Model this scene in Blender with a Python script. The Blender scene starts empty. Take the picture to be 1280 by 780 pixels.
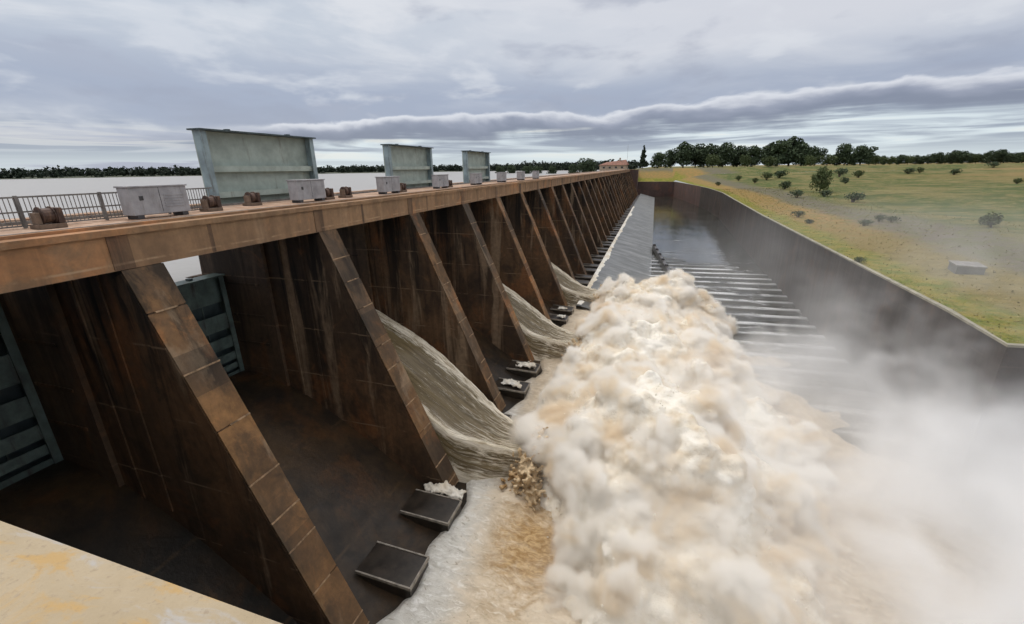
import bpy, bmesh, math, random
import numpy as np
from mathutils import Vector, Matrix, noise as mn

random.seed(7); np.random.seed(7)
scene = bpy.context.scene
COL = scene.collection
R = math.radians

# ------------------------------------------------------------------ helpers
class MB:
    """collects geometry for one mesh object"""
    def __init__(self):
        self.v = []; self.f = []; self.m = []; self.uv = None
    def add(self, verts, faces, mat=0):
        o = len(self.v); self.v.extend(verts)
        for f in faces:
            self.f.append([i + o for i in f]); self.m.append(mat)
    def box(self, x0, x1, y0, y1, z0, z1, mat=0):
        v = [(x0,y0,z0),(x1,y0,z0),(x1,y1,z0),(x0,y1,z0),(x0,y0,z1),(x1,y0,z1),(x1,y1,z1),(x0,y1,z1)]
        self.add(v, [(0,3,2,1),(4,5,6,7),(0,1,5,4),(1,2,6,5),(2,3,7,6),(3,0,4,7)], mat)
    def obox(self, c, ax, ay, az, mat=0):
        """oriented box: centre and three half-axis vectors"""
        c = Vector(c); ax = Vector(ax); ay = Vector(ay); az = Vector(az); v = []
        for k in (-1, 1):
            for i, j in ((-1,-1),(1,-1),(1,1),(-1,1)):
                v.append(tuple(c + ax*i + ay*j + az*k))
        self.add(v, [(0,3,2,1),(4,5,6,7),(0,1,5,4),(1,2,6,5),(2,3,7,6),(3,0,4,7)], mat)
    def prism(self, pts, y0, y1, mat=0):
        """polygon in XZ (counter-clockwise seen from -Y) extruded along Y"""
        n = len(pts)
        v = [(x, y0, z) for x, z in pts] + [(x, y1, z) for x, z in pts]
        f = [list(range(n)), list(range(2*n-1, n-1, -1))]
        for i in range(n):
            j = (i + 1) % n
            f.append([j, i, i + n, j + n])
        self.add(v, f, mat)
    def tube(self, pts, rads, n=6, mat=0):
        pts = [Vector(p) for p in pts]; rings = []
        for i, p in enumerate(pts):
            d = (pts[min(i+1, len(pts)-1)] - pts[max(i-1, 0)]).normalized()
            a = d.cross(Vector((0.31, 0.87, 0.1) if abs(d.z) > .8 else (0, 0, 1))).normalized(); b = d.cross(a)
            rings.append([tuple(p + (a*math.cos(2*math.pi*k/n) + b*math.sin(2*math.pi*k/n))*rads[i]) for k in range(n)])
        v = [q for r in rings for q in r]; f = []
        for i in range(len(pts)-1):
            for k in range(n):
                f.append((i*n+k, i*n+(k+1) % n, (i+1)*n+(k+1) % n, (i+1)*n+k))
        f.append(tuple(range(n-1, -1, -1))); f.append(tuple((len(pts)-1)*n+k for k in range(n)))
        self.add(v, f, mat)
    def build(self, name, mats, parent=None, smooth=False, bevel=0):
        me = bpy.data.meshes.new(name)
        me.from_pydata(self.v, [], self.f); 
        if not isinstance(mats, (list, tuple)): mats = [mats]
        for m in mats: me.materials.append(m)
        me.polygons.foreach_set('material_index', self.m)
        me.polygons.foreach_set('use_smooth', [smooth]*len(self.f))
        me.update()
        o = bpy.data.objects.new(name, me); COL.objects.link(o)
        if bevel:
            bm = bmesh.new(); bm.from_mesh(me)
            bmesh.ops.recalc_face_normals(bm, faces=bm.faces)
            bmesh.ops.bevel(bm, geom=[e for e in bm.edges if len(e.link_faces) == 2 and e.calc_face_angle(0) > .5], offset=bevel, segments=2, affect='EDGES', profile=.6)
            bm.to_mesh(me); bm.free()
        else:
            bm = bmesh.new(); bm.from_mesh(me); bmesh.ops.recalc_face_normals(bm, faces=bm.faces); bm.to_mesh(me); bm.free()
        if parent: o.parent = parent
        return o

def grid_obj(name, P, mat, UV=None, parent=None, smooth=True, flip=False):
    """P: (n,m,3) array of points"""
    n, m = P.shape[:2]
    idx = np.arange(n*m).reshape(n, m)
    q = np.stack([idx[:-1,:-1], idx[1:,:-1], idx[1:,1:], idx[:-1,1:]], -1).reshape(-1, 4)
    if flip: q = q[:, ::-1]
    me = bpy.data.meshes.new(name)
    me.from_pydata(P.reshape(-1, 3).tolist(), [], q.tolist())
    if UV is not None:
        l = me.uv_layers.new(name='UVMap')
        l.data.foreach_set('uv', UV.reshape(-1, 2)[q.reshape(-1)].astype(np.float32).ravel())
    me.materials.append(mat)
    me.polygons.foreach_set('use_smooth', [smooth]*len(q)); me.update()
    o = bpy.data.objects.new(name, me); COL.objects.link(o)
    if parent: o.parent = parent
    return o

def tag(o, label=None, cat=None, group=None, kind=None):
    if label: o['label'] = label
    if cat: o['category'] = cat
    if group: o['group'] = group
    if kind: o['kind'] = kind
    return o
def empty(name, loc=(0,0,0), rz=0):
    o = bpy.data.objects.new(name, None); COL.objects.link(o)
    o.location = loc; o.rotation_euler = (0, 0, rz); o.empty_display_size = .3
    return o
def copy_tree(o, parent=None):
    c = o.copy(); COL.objects.link(c)
    if parent: c.parent = parent
    for ch in list(o.children): copy_tree(ch, c)
    return c
def fbm(p, oct=4):
    return mn.fractal(Vector(p), 1.0, 2.0, oct, noise_basis='PERLIN_ORIGINAL')

# ------------------------------------------------------------------ node helper
class NT:
    def __init__(self, tree): self.t = tree; self.n = tree.nodes; self.l = tree.links
    def node(self, typ, inputs=None, **props):
        nd = self.n.new(typ)
        for k, v in props.items(): setattr(nd, k, v)
        for k, v in (inputs or {}).items(): self.set(nd.inputs[k], v)
        return nd
    def set(self, sock, v):
        if isinstance(v, bpy.types.NodeSocket): self.l.new(v, sock)
        else: sock.default_value = v
    def math(self, op, a, b=0.0, c=0.0, clamp=False):
        nd = self.n.new('ShaderNodeMath'); nd.operation = op; nd.use_clamp = clamp
        self.set(nd.inputs[0], a); self.set(nd.inputs[1], b); self.set(nd.inputs[2], c)
        return nd.outputs[0]
    def add(self, a, b): return self.math('ADD', a, b)
    def mul(self, a, b): return self.math('MULTIPLY', a, b)
    def sub(self, a, b): return self.math('SUBTRACT', a, b)
    def ramp(self, v, a, b, lo=0.0, hi=1.0, smooth=True):
        nd = self.node('ShaderNodeMapRange', interpolation_type='SMOOTHSTEP' if smooth else 'LINEAR')
        self.set(nd.inputs[0], v)
        for i, x in enumerate((a, b, lo, hi)): self.set(nd.inputs[1+i], x)
        return nd.outputs[0]
    def mix(self, f, a, b, blend='MIX'):
        nd = self.node('ShaderNodeMix', data_type='RGBA', blend_type=blend)
        self.set(nd.inputs[0], f)
        for i, x in ((6, a), (7, b)):
            self.set(nd.inputs[i], (*x, 1) if isinstance(x, tuple) and len(x) == 3 else x)
        return nd.outputs[2]
    def noise(self, vec, scale, detail=4, rough=.55, dist=0.0):
        nd = self.node('ShaderNodeTexNoise', {'Scale': scale, 'Detail': detail, 'Roughness': rough, 'Distortion': dist})
        if vec is not None: self.l.new(vec, nd.inputs['Vector'])
        return nd.outputs[0]
    def voro(self, vec, scale, feature='F1', rnd=1.0):
        nd = self.node('ShaderNodeTexVoronoi', {'Scale': scale, 'Randomness': rnd}, feature=feature)
        if vec is not None: self.l.new(vec, nd.inputs['Vector'])
        return nd
    def scale(self, vec, s, off=(0,0,0)):
        nd = self.node('ShaderNodeMapping'); self.l.new(vec, nd.inputs[0])
        nd.inputs['Scale'].default_value = s; nd.inputs['Location'].default_value = off
        return nd.outputs[0]
    def sep(self, vec):
        nd = self.node('ShaderNodeSeparateXYZ'); self.l.new(vec, nd.inputs[0]); return nd.outputs
    def comb(self, x, y, z):
        nd = self.node('ShaderNodeCombineXYZ'); self.set(nd.inputs[0], x); self.set(nd.inputs[1], y); self.set(nd.inputs[2], z)
        return nd.outputs[0]
    def bump(self, h, strength=.5, dist=.1, normal=None):
        nd = self.node('ShaderNodeBump', {'Strength': strength, 'Distance': dist, 'Height': h})
        if normal: self.l.new(normal, nd.inputs['Normal'])
        return nd.outputs[0]

def new_mat(name):
    m = bpy.data.materials.new(name); m.use_nodes = True
    t = NT(m.node_tree)
    return m, t, t.n['Principled BSDF']
def pos(t): return t.node('ShaderNodeNewGeometry').outputs['Position']

def mat_plain(name, col, rough=.6, var=.25, scale=3.0, metal=0.0, rust=None, rust_amt=.5, bump=.0):
    m, t, b = new_mat(name)
    tc = t.node('ShaderNodeTexCoord').outputs['Object']
    n = t.noise(tc, scale, 6, .62)
    c = t.mix(t.ramp(n, .3, .7), tuple(x*(1-var) for x in col), tuple(min(1, x*(1+var)) for x in col))
    if rust:
        st = t.noise(t.scale(tc, (3.2, 3.2, .5)), scale*.6, 6, .7)
        c = t.mix(t.ramp(st, 1-rust_amt-.08, 1-rust_amt+.12), c, rust)
    t.set(b.inputs['Base Color'], c)
    b.inputs['Roughness'].default_value = rough; b.inputs['Metallic'].default_value = metal
    if bump: t.set(b.inputs['Normal'], t.bump(n, bump, .05))
    return m

M = {}
# ---- dam concrete: brown iron-stained, vertical streaks
def dam_mat(name, cols, streak, joints=False, pale=.35, rough=.75, wet=0.0):
    m, t, b = new_mat(name)
    p = pos(t); s = t.sep(p)
    big = t.noise(t.scale(p, (.16, .16, .12)), 1, 5, .6)
    blot = t.noise(t.scale(p, (.42, .42, .30), (3, 8, 5)), 1, 7, .68, .6)
    fine = t.noise(p, 2.3, 8, .7)
    st = t.noise(t.scale(p, (.75, .75, .06)), 1, 7, .68, .5)
    st2 = t.noise(t.scale(p, (.55, .55, .05), (7, 3, 1)), 1, 6, .62, .4)
    top = t.ramp(t.add(s[2], t.mul(t.sub(st2, .5), 26)), 9, 19, .25, 1.0)
    c = t.mix(t.ramp(big, .35, .65), cols[0], cols[1])
    c = t.mix(t.mul(t.ramp(blot, .50, .64), .6), c, t.mix(.5, cols[1], cols[2]))
    c = t.mix(t.mul(t.ramp(blot, .30, .42, 1, 0), .55), c, tuple(min(1, x*k) for x, k in zip(cols[0], (1.75, 1.5, 1.3))))
    rst = t.noise(t.scale(p, (.22, .22, .16), (11, 2, 6)), 1, 6, .66, .8)
    c = t.mix(t.mul(t.ramp(rst, .52, .64), .55), c, tuple(min(1, x*k) for x, k in zip(cols[0], (1.7, 1.25, .9))))
    c = t.mix(t.mul(t.mul(t.ramp(st, .44, .60), streak), top), c, cols[2])
    c = t.mix(t.mul(t.ramp(st2, .55, .66), pale), c, cols[3])
    c = t.mix(t.ramp(fine, .25, .75, 0, .45), c, cols[2])
    if joints:
        k = t.math('FLOOR', t.math('DIVIDE', t.add(s[2], .35), 1.72))
        wn = t.node('ShaderNodeTexWhiteNoise', noise_dimensions='2D')
        t.l.new(t.comb(k, t.math('FLOOR', t.math('DIVIDE', s[1], 11.0)), 0), wn.inputs['Vector'])
        c = t.mix(t.ramp(wn.outputs['Value'], 0, 1, 0, .65, False), c, cols[2])
        fr = t.math('FRACT', t.math('DIVIDE', t.add(s[2], .35), 1.72))
    else:
        # faint horizontal construction joints every 3.4 m
        fr = t.math('FRACT', t.math('DIVIDE', t.add(s[2], t.mul(t.noise(p, .8, 2), .08)), 3.45))
        jl = t.ramp(t.math('ABSOLUTE', t.sub(fr, .5)), .478, .5)
        c = t.mix(t.mul(jl, t.ramp(blot, .44, .60, 0, .6)), c, cols[3])
    t.set(b.inputs['Base Color'], c)
    t.set(b.inputs['Roughness'], t.ramp(st, .3, .7, rough-.12, rough+.12)); b.inputs['Specular IOR Level'].default_value = .3
    h = t.add(t.mul(fine, .6), t.mul(big, .4))
    t.set(b.inputs['Normal'], t.bump(h, .45, .12))
    return m
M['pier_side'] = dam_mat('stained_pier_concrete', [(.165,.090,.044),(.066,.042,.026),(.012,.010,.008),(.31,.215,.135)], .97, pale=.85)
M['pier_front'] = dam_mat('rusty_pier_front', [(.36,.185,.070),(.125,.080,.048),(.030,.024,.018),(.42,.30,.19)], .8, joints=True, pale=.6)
M['joint'] = mat_plain('pale_mortar_joint', (.25,.165,.095), .85, .6, 2.6)
M['beam'] = dam_mat('ochre_beam_concrete', [(.37,.22,.115),(.30,.18,.10),(.13,.085,.055),(.52,.36,.22)], .35, pale=.3, rough=.85)
M['beam_dark'] = dam_mat('stained_beam_joint', [(.17,.10,.06),(.22,.13,.07),(.06,.04,.03),(.3,.2,.13)], .6)
M['deck'] = mat_plain('deck_concrete', (.40,.28,.20), .85, .3, .8, rust=(.30,.17,.10), rust_amt=.5, bump=.2)
M['panel'] = dam_mat('pale_groove_concrete', [(.125,.080,.047),(.085,.054,.034),(.02,.015,.012),(.19,.13,.085)], .8)
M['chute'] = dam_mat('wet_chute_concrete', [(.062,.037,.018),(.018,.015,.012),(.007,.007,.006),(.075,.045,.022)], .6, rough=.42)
M['block'] = mat_plain('wet_dark_block', (.030,.023,.017), .3, .5, 1.2, bump=.3)
M['block_edge'] = mat_plain('worn_block_edge', (.26,.23,.19), .7, .4, 2.0)
m, t, b = new_mat('streaked_wet_apron'); p = pos(t)
a1 = t.noise(t.scale(p, (.10, .62, .3)), 1, 7, .7, .4); a2 = t.noise(p, .25, 5, .6)
c = t.mix(t.ramp(a1, .36, .64), (.075,.080,.079), (.20,.204,.20)); c = t.mix(t.mul(t.ramp(a1, .60, .72), .7), c, (.33,.33,.32))
c = t.mix(t.mul(t.ramp(a2, .48, .62), .6), c, (.07,.072,.066))
t.set(b.inputs['Base Color'], c); b.inputs['Roughness'].default_value = .4; t.set(b.inputs['Normal'], t.bump(a1, .4, .08)); M['apron'] = m
M['wall'] = dam_mat('dark_retaining_wall', [(.068,.053,.045),(.050,.041,.036),(.024,.021,.019),(.10,.076,.058)], .6, pale=.2)
M['wall_red'] = dam_mat('red_brown_wall', [(.13,.078,.066),(.095,.062,.054),(.05,.038,.034),(.15,.11,.09)], .3, pale=.15)
M['coping'] = mat_plain('pale_coping', (.27,.25,.19), .8, .25, .6)
M['parapet'] = None
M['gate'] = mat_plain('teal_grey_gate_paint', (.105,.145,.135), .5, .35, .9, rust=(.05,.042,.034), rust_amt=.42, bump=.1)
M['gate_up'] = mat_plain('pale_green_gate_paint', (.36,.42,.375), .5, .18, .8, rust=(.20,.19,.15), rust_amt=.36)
M['gate_frame'] = mat_plain('blue_grey_gate_steel', (.25,.32,.34), .5, .25, .8, rust=(.10,.10,.09), rust_amt=.4)
M['gate_dark'] = mat_plain('gate_edge_and_recess_shade', (.045,.065,.068), .5, .3, 1)
M['cab'] = mat_plain('pale_grey_cabinet_paint', (.33,.33,.345), .55, .2, 1.5, rust=(.24,.23,.22), rust_amt=.36)
M['dark'] = mat_plain('dark_steel', (.05,.05,.055), .5, .3, 2)
M['winch'] = mat_plain('rusty_winch_steel', (.075,.043,.032), .7, .5, 3, rust=(.15,.09,.055), rust_amt=.42)
M['winch_light'] = mat_plain('worn_winch_plinth', (.15,.105,.075), .8, .3, 2)
M['rail'] = mat_plain('weathered_rail_steel', (.17,.16,.15), .6, .3, 2)
M['bark'] = mat_plain('bark', (.10,.075,.055), .9, .3, 2)

# parapet: pale yellowish concrete, mottled
m, t, b = new_mat('lichen_yellow_parapet'); p = pos(t)
n1 = t.noise(p, 3.0, 8, .65); n2 = t.noise(t.scale(p, (1.6, 3, 3)), 3.4, 7, .62, .8); n3 = t.noise(p, 60, 4, .7)
c = t.mix(t.ramp(n1, .35, .65), (.37,.295,.19), (.43,.35,.24))
c = t.mix(t.mul(t.ramp(n2, .50, .62), .9), c, (.45,.295,.12))
c = t.mix(t.mul(t.ramp(n2, .30, .44, 1, 0), .9), c, (.40,.385,.365))
c = t.mix(t.mul(t.ramp(n3, .55, .70), .5), c, (.26,.20,.14))
v = t.voro(p, 26); c = t.mix(t.mul(t.ramp(v.outputs['Distance'], .05, .16, 1, 0), .35), c, (.30,.25,.2))
t.set(b.inputs['Base Color'], c); b.inputs['Roughness'].default_value = .9
t.set(b.inputs['Normal'], t.bump(t.add(n1, t.mul(n3, .35)), .6, .012)); M['parapet'] = m

# ---- waters
m, t, b = new_mat('dark_basin_water'); p = pos(t)
w1 = t.noise(t.scale(p, (.5, 1.5, 1)), 1, 5, .55, .4); w2 = t.noise(t.scale(p, (.05, .10, 1)), 1, 3, .5, .8)
foam = t.noise(t.scale(p, (.22, .5, 1)), 1, 8, .72, .8)
sy = t.sep(p)
fm = t.mul(t.ramp(foam, .55, .70), t.ramp(sy[1], 60, 240, .8, .25))
c = t.mix(t.ramp(w2, .4, .6), (.018,.020,.017), (.034,.033,.025))
crest_sheen = t.mul(t.ramp(sy[2], .05, .20), t.ramp(t.noise(t.scale(p, (.10, .45, 1)), 1, 6, .65), .30, .52))  # pale sky reflection on wave crests, put into the colour as white stripes
crest_sheen = t.mul(t.mul(crest_sheen, t.ramp(sy[0], 31, 19, .4, 1)), t.ramp(t.noise(t.scale(p, (.16, .16, 1), (4, 4, 0)), 1, 4, .6), .32, .50))
fm = t.math('MAXIMUM', fm, t.mul(crest_sheen, 1.1))
c = t.mix(t.mul(fm, .8), c, (.60,.61,.62))
t.set(b.inputs['Base Color'], c)
t.set(b.inputs['Roughness'], t.add(t.ramp(w2, .4, .65, .04, .10), t.mul(fm, .3)))
b.inputs['IOR'].default_value = 1.33
t.set(b.inputs['Normal'], t.bump(t.add(w1, t.mul(w2, 2)), .16, .15)); M['basin'] = m

m, t, b = new_mat('reservoir_water'); p = pos(t)
w1 = t.noise(t.scale(p, (.3, .3, 1)), 1, 4, .6)
t.set(b.inputs['Base Color'], (.33,.32,.305,1)); b.inputs['Roughness'].default_value = .35; b.inputs['IOR'].default_value = 1.33
t.set(b.inputs['Normal'], t.bump(w1, .25, .3)); M['reservoir'] = m

def foam_mat(name, brown=.5, sss=True, cols=((.82,.79,.72),(.68,.60,.475),(.46,.335,.19))):
    m, t, b = new_mat(name); p = pos(t)
    a = t.noise(p, .16, 4, .55, .6); d = t.noise(p, .5, 7, .66, 1.0); e = t.noise(p, 2.4, 5, .65)
    c = t.mix(t.ramp(t.add(t.mul(a, .6), t.mul(d, .4)), .42, .60), cols[0], cols[1])
    br = t.mul(t.ramp(t.add(t.mul(a, .35), t.add(t.mul(d, .45), t.mul(e, .2))), .53, .66), brown)
    c = t.mix(br, c, cols[2])
    t.set(b.inputs['Base Color'], c); b.inputs['Roughness'].default_value = .9
    b.inputs['Specular IOR Level'].default_value = .15
    if sss:
        b.inputs['Subsurface Weight'].default_value = .6
        b.inputs['Subsurface Radius'].default_value = (1, .85, .65); b.inputs['Subsurface Scale'].default_value = .45
    t.set(b.inputs['Normal'], t.bump(t.add(e, t.mul(t.noise(p, 9, 3, .6), .4)), .5, .22))
    return m
M['foam'] = foam_mat('cream_foam', .8, False)
M['splash'] = foam_mat('ochre_splash', .9, False, ((.66,.52,.34),(.34,.20,.075),(.17,.095,.035)))
M['splash'].node_tree.nodes['Principled BSDF'].inputs['Roughness'].default_value = .35

m, t, b = new_mat('muddy_foaming_water'); p = pos(t)
s = t.sep(p)
fl = t.noise(t.scale(p, (.35, .55, 1)), 1, 8, .7, 1.2)
sm = t.noise(t.scale(p, (1.6, 3.4, 1)), 1, 6, .7, .8)
loc = t.math('SQRT', t.add(t.math('POWER', t.math('DIVIDE', t.add(s[0], 5.2), 2.7), 2), t.math('POWER', t.math('DIVIDE', t.sub(s[1], 20.2), 3.6), 2)))
mud = t.ramp(t.add(s[0], t.add(t.mul(t.sub(fl, .5), 4), t.mul(s[1], .12))), -7.6, -5.2)
och = t.mul(t.ramp(t.add(loc, t.mul(t.sub(fl, .5), 2.6)), .25, 1.35, 1, 0), mud)
c = t.mix(t.ramp(fl, .36, .6), (.56,.53,.47), (.70,.675,.61))
c = t.mix(t.ramp(sm, .50, .64), c, (.82,.80,.75))
tan = t.mix(t.ramp(fl, .36, .62), (.46,.36,.24), (.64,.54,.41))
tan = t.mix(t.mul(t.ramp(sm, .54, .66), .8), tan, (.74,.67,.56))
c = t.mix(mud, c, tan)
c = t.mix(t.mul(t.ramp(sm, .32, .42, 1, 0), .7), c, (.25,.19,.11))
c = t.mix(och, c, t.mix(t.ramp(sm, .4, .62), (.30,.175,.06), (.52,.36,.18)))
t.set(b.inputs['Base Color'], c); b.inputs['Roughness'].default_value = .45
t.set(b.inputs['Normal'], t.bump(t.add(sm, fl), .6, .25)); M['apron_water'] = m

m, t, b = new_mat('tan_jet_water')
uv = t.node('ShaderNodeUVMap').outputs[0]; u = t.sep(uv)
st = t.noise(t.scale(uv, (3.0, 34, 1)), 1, 7, .65, .5)
fo = t.noise(t.scale(uv, (11, 46, 1)), 1, 8, .74, 1.4)
rimA = t.ramp(u[1], .02, .20, 1, 0); rimB = t.math('SUBTRACT', 1.0, t.math('ABSOLUTE', t.math('DIVIDE', t.sub(u[1], .66), .09)), clamp=True)
tip = t.ramp(u[0], .55, 1.0, 0, .5)
wsp = t.ramp(u[1], .76, .95, 0, 1.0)
rim = t.math('MAXIMUM', t.math('MAXIMUM', rimA, rimB), t.math('MAXIMUM', tip, wsp))
foa = t.ramp(t.add(fo, t.mul(rim, .46)), .53, .82)
c = t.mix(t.ramp(st, .35, .65), (.100,.074,.038), (.190,.146,.080))
c = t.mix(foa, c, t.mix(t.ramp(fo, .35, .65), (.38,.31,.205), (.80,.74,.62)))
t.set(b.inputs['Base Color'], c)
t.set(b.inputs['Roughness'], t.ramp(foa, 0, 1, .15, .8)); b.inputs['IOR'].default_value = 1.33
t.set(b.inputs['Normal'], t.bump(t.add(t.mul(st, .5), t.mul(fo, foa)), .35, .10)); M['jet'] = m

# ---- ground
m, t, b = new_mat('grass_ground'); p = pos(t)
uv = t.node('ShaderNodeUVMap').outputs[0]; u = t.sep(uv)      # u = metres from the basin wall
d = t.add(u[0], t.mul(t.sub(t.noise(p, .12, 4, .6), .5), 7))
n1 = t.noise(t.scale(p, (.06, .03, .03)), 1, 5, .6, .5); n2 = t.noise(p, .5, 6, .7); n3 = t.noise(p, 3.5, 4, .7)
gr = t.mix(t.ramp(n1, .38, .62), (.085,.115,.035), (.20,.17,.07))
gr = t.mix(t.ramp(n2, .42, .66), gr, (.25,.20,.10))
gr = t.mix(t.ramp(n3, .35, .65, 0, .5), gr, (.06,.085,.025))
clump = t.noise(p, .085, 5, .62, .4)
gr = t.mix(t.mul(t.ramp(clump, .50, .60), .75), gr, (.060,.088,.030))
gr = t.mix(t.mul(t.ramp(clump, .42, .34), .6), gr, (.24,.21,.10))
edge = t.mix(t.ramp(n2, .4, .6), (.14,.16,.03), (.24,.20,.05))
py_ = t.sep(p)[1]
path = t.mix(t.ramp(n2, .38, .62), (.29,.18,.07), (.20,.165,.06))
path = t.mix(t.ramp(py_, 60, 120, .85, 0), path, t.mix(t.ramp(n2, .4, .6), (.15,.13,.045), (.22,.17,.065)))
dirt = t.mix(t.ramp(n2, .4, .6), (.15,.13,.105), (.13,.13,.07))
c = t.mix(t.ramp(d, 3, 6), edge, path)
c = t.mix(t.ramp(d, 11, 16), c, dirt)
c = t.mix(t.ramp(d, 21, 29), c, gr)
far = t.noise(t.scale(p, (.006, .012, 1)), 1, 4, .6)
c = t.mix(t.mul(t.ramp(u[0], 90, 190), t.ramp(far, .40, .56)), c, (.25,.175,.08))
t.set(b.inputs['Base Color'], c); b.inputs['Roughness'].default_value = .95
b.inputs['Specular IOR Level'].default_value = .1
t.set(b.inputs['Normal'], t.bump(t.add(n2, n3), .6, .3)); M['ground'] = m

def leaf_mat(name, c0, c1):
    m, t, b = new_mat(name)
    ri = t.node('ShaderNodeNewGeometry').outputs['Random Per Island']
    ob = t.node('ShaderNodeObjectInfo').outputs['Random']
    c = t.mix(ri, c0, c1)
    c = t.mix(t.mul(ob, .4), c, tuple(x*.55 for x in c0))
    t.set(b.inputs['Base Color'], c); b.inputs['Roughness'].default_value = .8
    b.inputs['Specular IOR Level'].default_value = .2
    return m
M['leaf'] = leaf_mat('dark_leaf', (.044,.066,.036), (.078,.106,.054))
M['leaf_olive'] = leaf_mat('olive_leaf', (.065,.09,.035), (.105,.13,.055))
M['leaf_grey'] = leaf_mat('grey_green_leaf', (.055,.085,.05), (.09,.12,.07))
M['leaf_con'] = leaf_mat('conifer_leaf', (.022,.036,.022), (.04,.058,.03))
M['tuft'] = leaf_mat('grass_blade', (.24,.23,.085), (.36,.29,.12))
M['roof'] = mat_plain('rust_roof_sheet', (.24,.11,.075), .7, .25, .6)
M['plaster'] = mat_plain('buff_plaster', (.42,.34,.27), .85, .2, .5)
M['glass'] = mat_plain('dark_window', (.03,.035,.04), .15, .2, 1)

# ------------------------------------------------------------------ camera
cam = bpy.data.cameras.new('camera'); co = bpy.data.objects.new('camera', cam); COL.objects.link(co)
cam.sensor_width = 36; cam.lens = 540/1280*36; cam.clip_start = .05; cam.clip_end = 20000
fw = Vector((-.2900509, .90361668, -.31519417)); up = Vector((-.08238997, .30455229, .9489256)); rt = Vector((.95345811, .30120556, -.01388672))
co.matrix_world = Matrix(((rt.x, up.x, -fw.x, 0), (rt.y, up.y, -fw.y, 0), (rt.z, up.z, -fw.z, 24), (0, 0, 0, 1)))
scene.camera = co

# ------------------------------------------------------------------ the dam
S, Y0, NP = 11.0, 12.0, 34
YEND = Y0 + (NP-1)*S + 6
dam = tag(empty('dam'), 'long rust-brown concrete dam with sloping piers under a straight road deck', 'dam')
CH = [(-33,7.5),(-31,9.2),(-29.5,9.85),(-27.6,9.9),(-26,9.6),(-24.5,9.1),(-22.5,8.2),(-20,6.75),(-17.5,5.05),(-15.5,3.6),(-14,2.75),(-12.8,2.3),(-11.5,2.1),(-10.4,2.1)]
def pier_mesh(seed):
    random.seed(seed); b = MB()
    b.prism([(-19.72,20.4),(-24.4,20.4),(-24.4,.5),(-12.0,.5),(-12.0,2.3)], -.75, .75)
    up_ = [(-24.4,20.4),(-30.0,20.4),(-30.25,17.1),(-33.2,16.6),(-33.2,.5),(-24.4,.5)]
    b.prism(up_, -1.0, 1.0, 2)
    # horizontal ledges in the groove zone
    for z in (12.2, 14.3, 16.6):
        for s in (-1, 1): b.box(-28.0, -25.2, s*1.0-.05, s*1.0+.05, z, z+.16, 0)
    Lp = math.hypot(7.72, 18.1); ux, uz = 7.72/Lp, -18.1/Lp; vx, vz = 18.1/Lp, 7.72/Lp
    for s in (-1, 1):
        b.obox((-19.72+ux*9.7-vx*.45, s*.75, 20.4+uz*9.7-vz*.45), (ux*9.6, 0, uz*9.6), (0, .07, 0), (vx*.38, 0, vz*.38), 0)
        for xx in (-23.2, -21.4): b.box(xx-.11, xx+.11, s*.75-.06, s*.75+.06, 8.2, 20.3, 0)
    # front face: a skin of stained panels with mortar joints standing proud
    dx, dz = 12.0-19.72, 2.3-20.4   # front slope in (x,z): from top (-19.72,20.4) to toe (-12,2.3)
    L = math.hypot(7.72, 18.1); tx, tz = 7.72/L, -18.1/L; nx, nz = 18.1/L, 7.72/L
    k = 0; s0 = 0.02
    while s0 < L-.4:
        s1 = min(s0 + random.choice([1.5, 1.75, 2.1, 2.6]) + .2*random.random(), L-.05)
        off = .03 + .035*random.random()
        cx = -19.72 + tx*(s0+s1)/2 + nx*off/2; cz = 20.4 + tz*(s0+s1)/2 + nz*off/2
        b.obox((cx, 0, cz), (tx*(s1-s0)/2, 0, tz*(s1-s0)/2), (0, .80, 0), (nx*off/2, 0, nz*off/2), 1)
        jx = -19.72 + tx*(s1+.035) + nx*.05; jz = 20.4 + tz*(s1+.035) + nz*.05
        w0_, w1_ = random.choice([(-.815, .815), (-.815, .815), (-.815, .3), (-.2, .815), (-.5, .4)])
        b.obox((jx, (w0_+w1_)/2, jz), (tx*.035, 0, tz*.035), (0, (w1_-w0_)/2, 0), (nx*.035, 0, nz*.035), 3)
        s0 = s1 + .07
    return b
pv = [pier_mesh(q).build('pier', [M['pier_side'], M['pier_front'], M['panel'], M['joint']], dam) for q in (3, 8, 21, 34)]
for i in range(NP):
    c = pv[i] if i < 4 else pv[(i*7) % 4].copy()
    if i >= 4: COL.objects.link(c)
    c.location = (0, Y0 + S*i, 0)
random.seed(7)
# deck
b = MB(); b.box(-27.7, -19.78, -2.0, YEND, 21.25, 21.93)
b.build('deck', M['deck'], dam)
b = MB(); b.box(-20.5, -19.70, -2.0, YEND, 20.41, 21.75)
b.box(-20.5, -19.60, -2.0, YEND, 21.755, 21.99)
beam = b.build('deck_beam', M['beam'], dam)
for i in range(NP):
    b = MB(); y = Y0 + S*i
    b.box(-19.9, -19.665, y-1.0, y-.25, 20.43, 21.75); o = b.build('beam_joint', M['beam_dark'], beam) if i == 0 else None
    if i == 0: bj = o
    else:
        c = bj.copy(); COL.objects.link(c); c.location = (0, S*i, 0)
gb = None
for i in range(NP-1):
    if gb is None:
        b = MB(); b.box(-19.9, -19.692, Y0+3.1, Y0+3.3, 20.43, 21.75); gb = b.build('beam_groove', M['beam_dark'], beam)
    else:
        c = gb.copy(); COL.objects.link(c); c.location = (0, S*i + .8*math.sin(i*2.3), 0)
b = MB(); b.box(-20.55, -20.3, -2, YEND, 21.99, 22.1); b.build('kerb', M['beam'], dam)
b = MB(); b.box(-21.32, -21.2, -2, YEND, 21.93, 22.06); o = b.build('crane_rail', M['rail'], dam)
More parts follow.
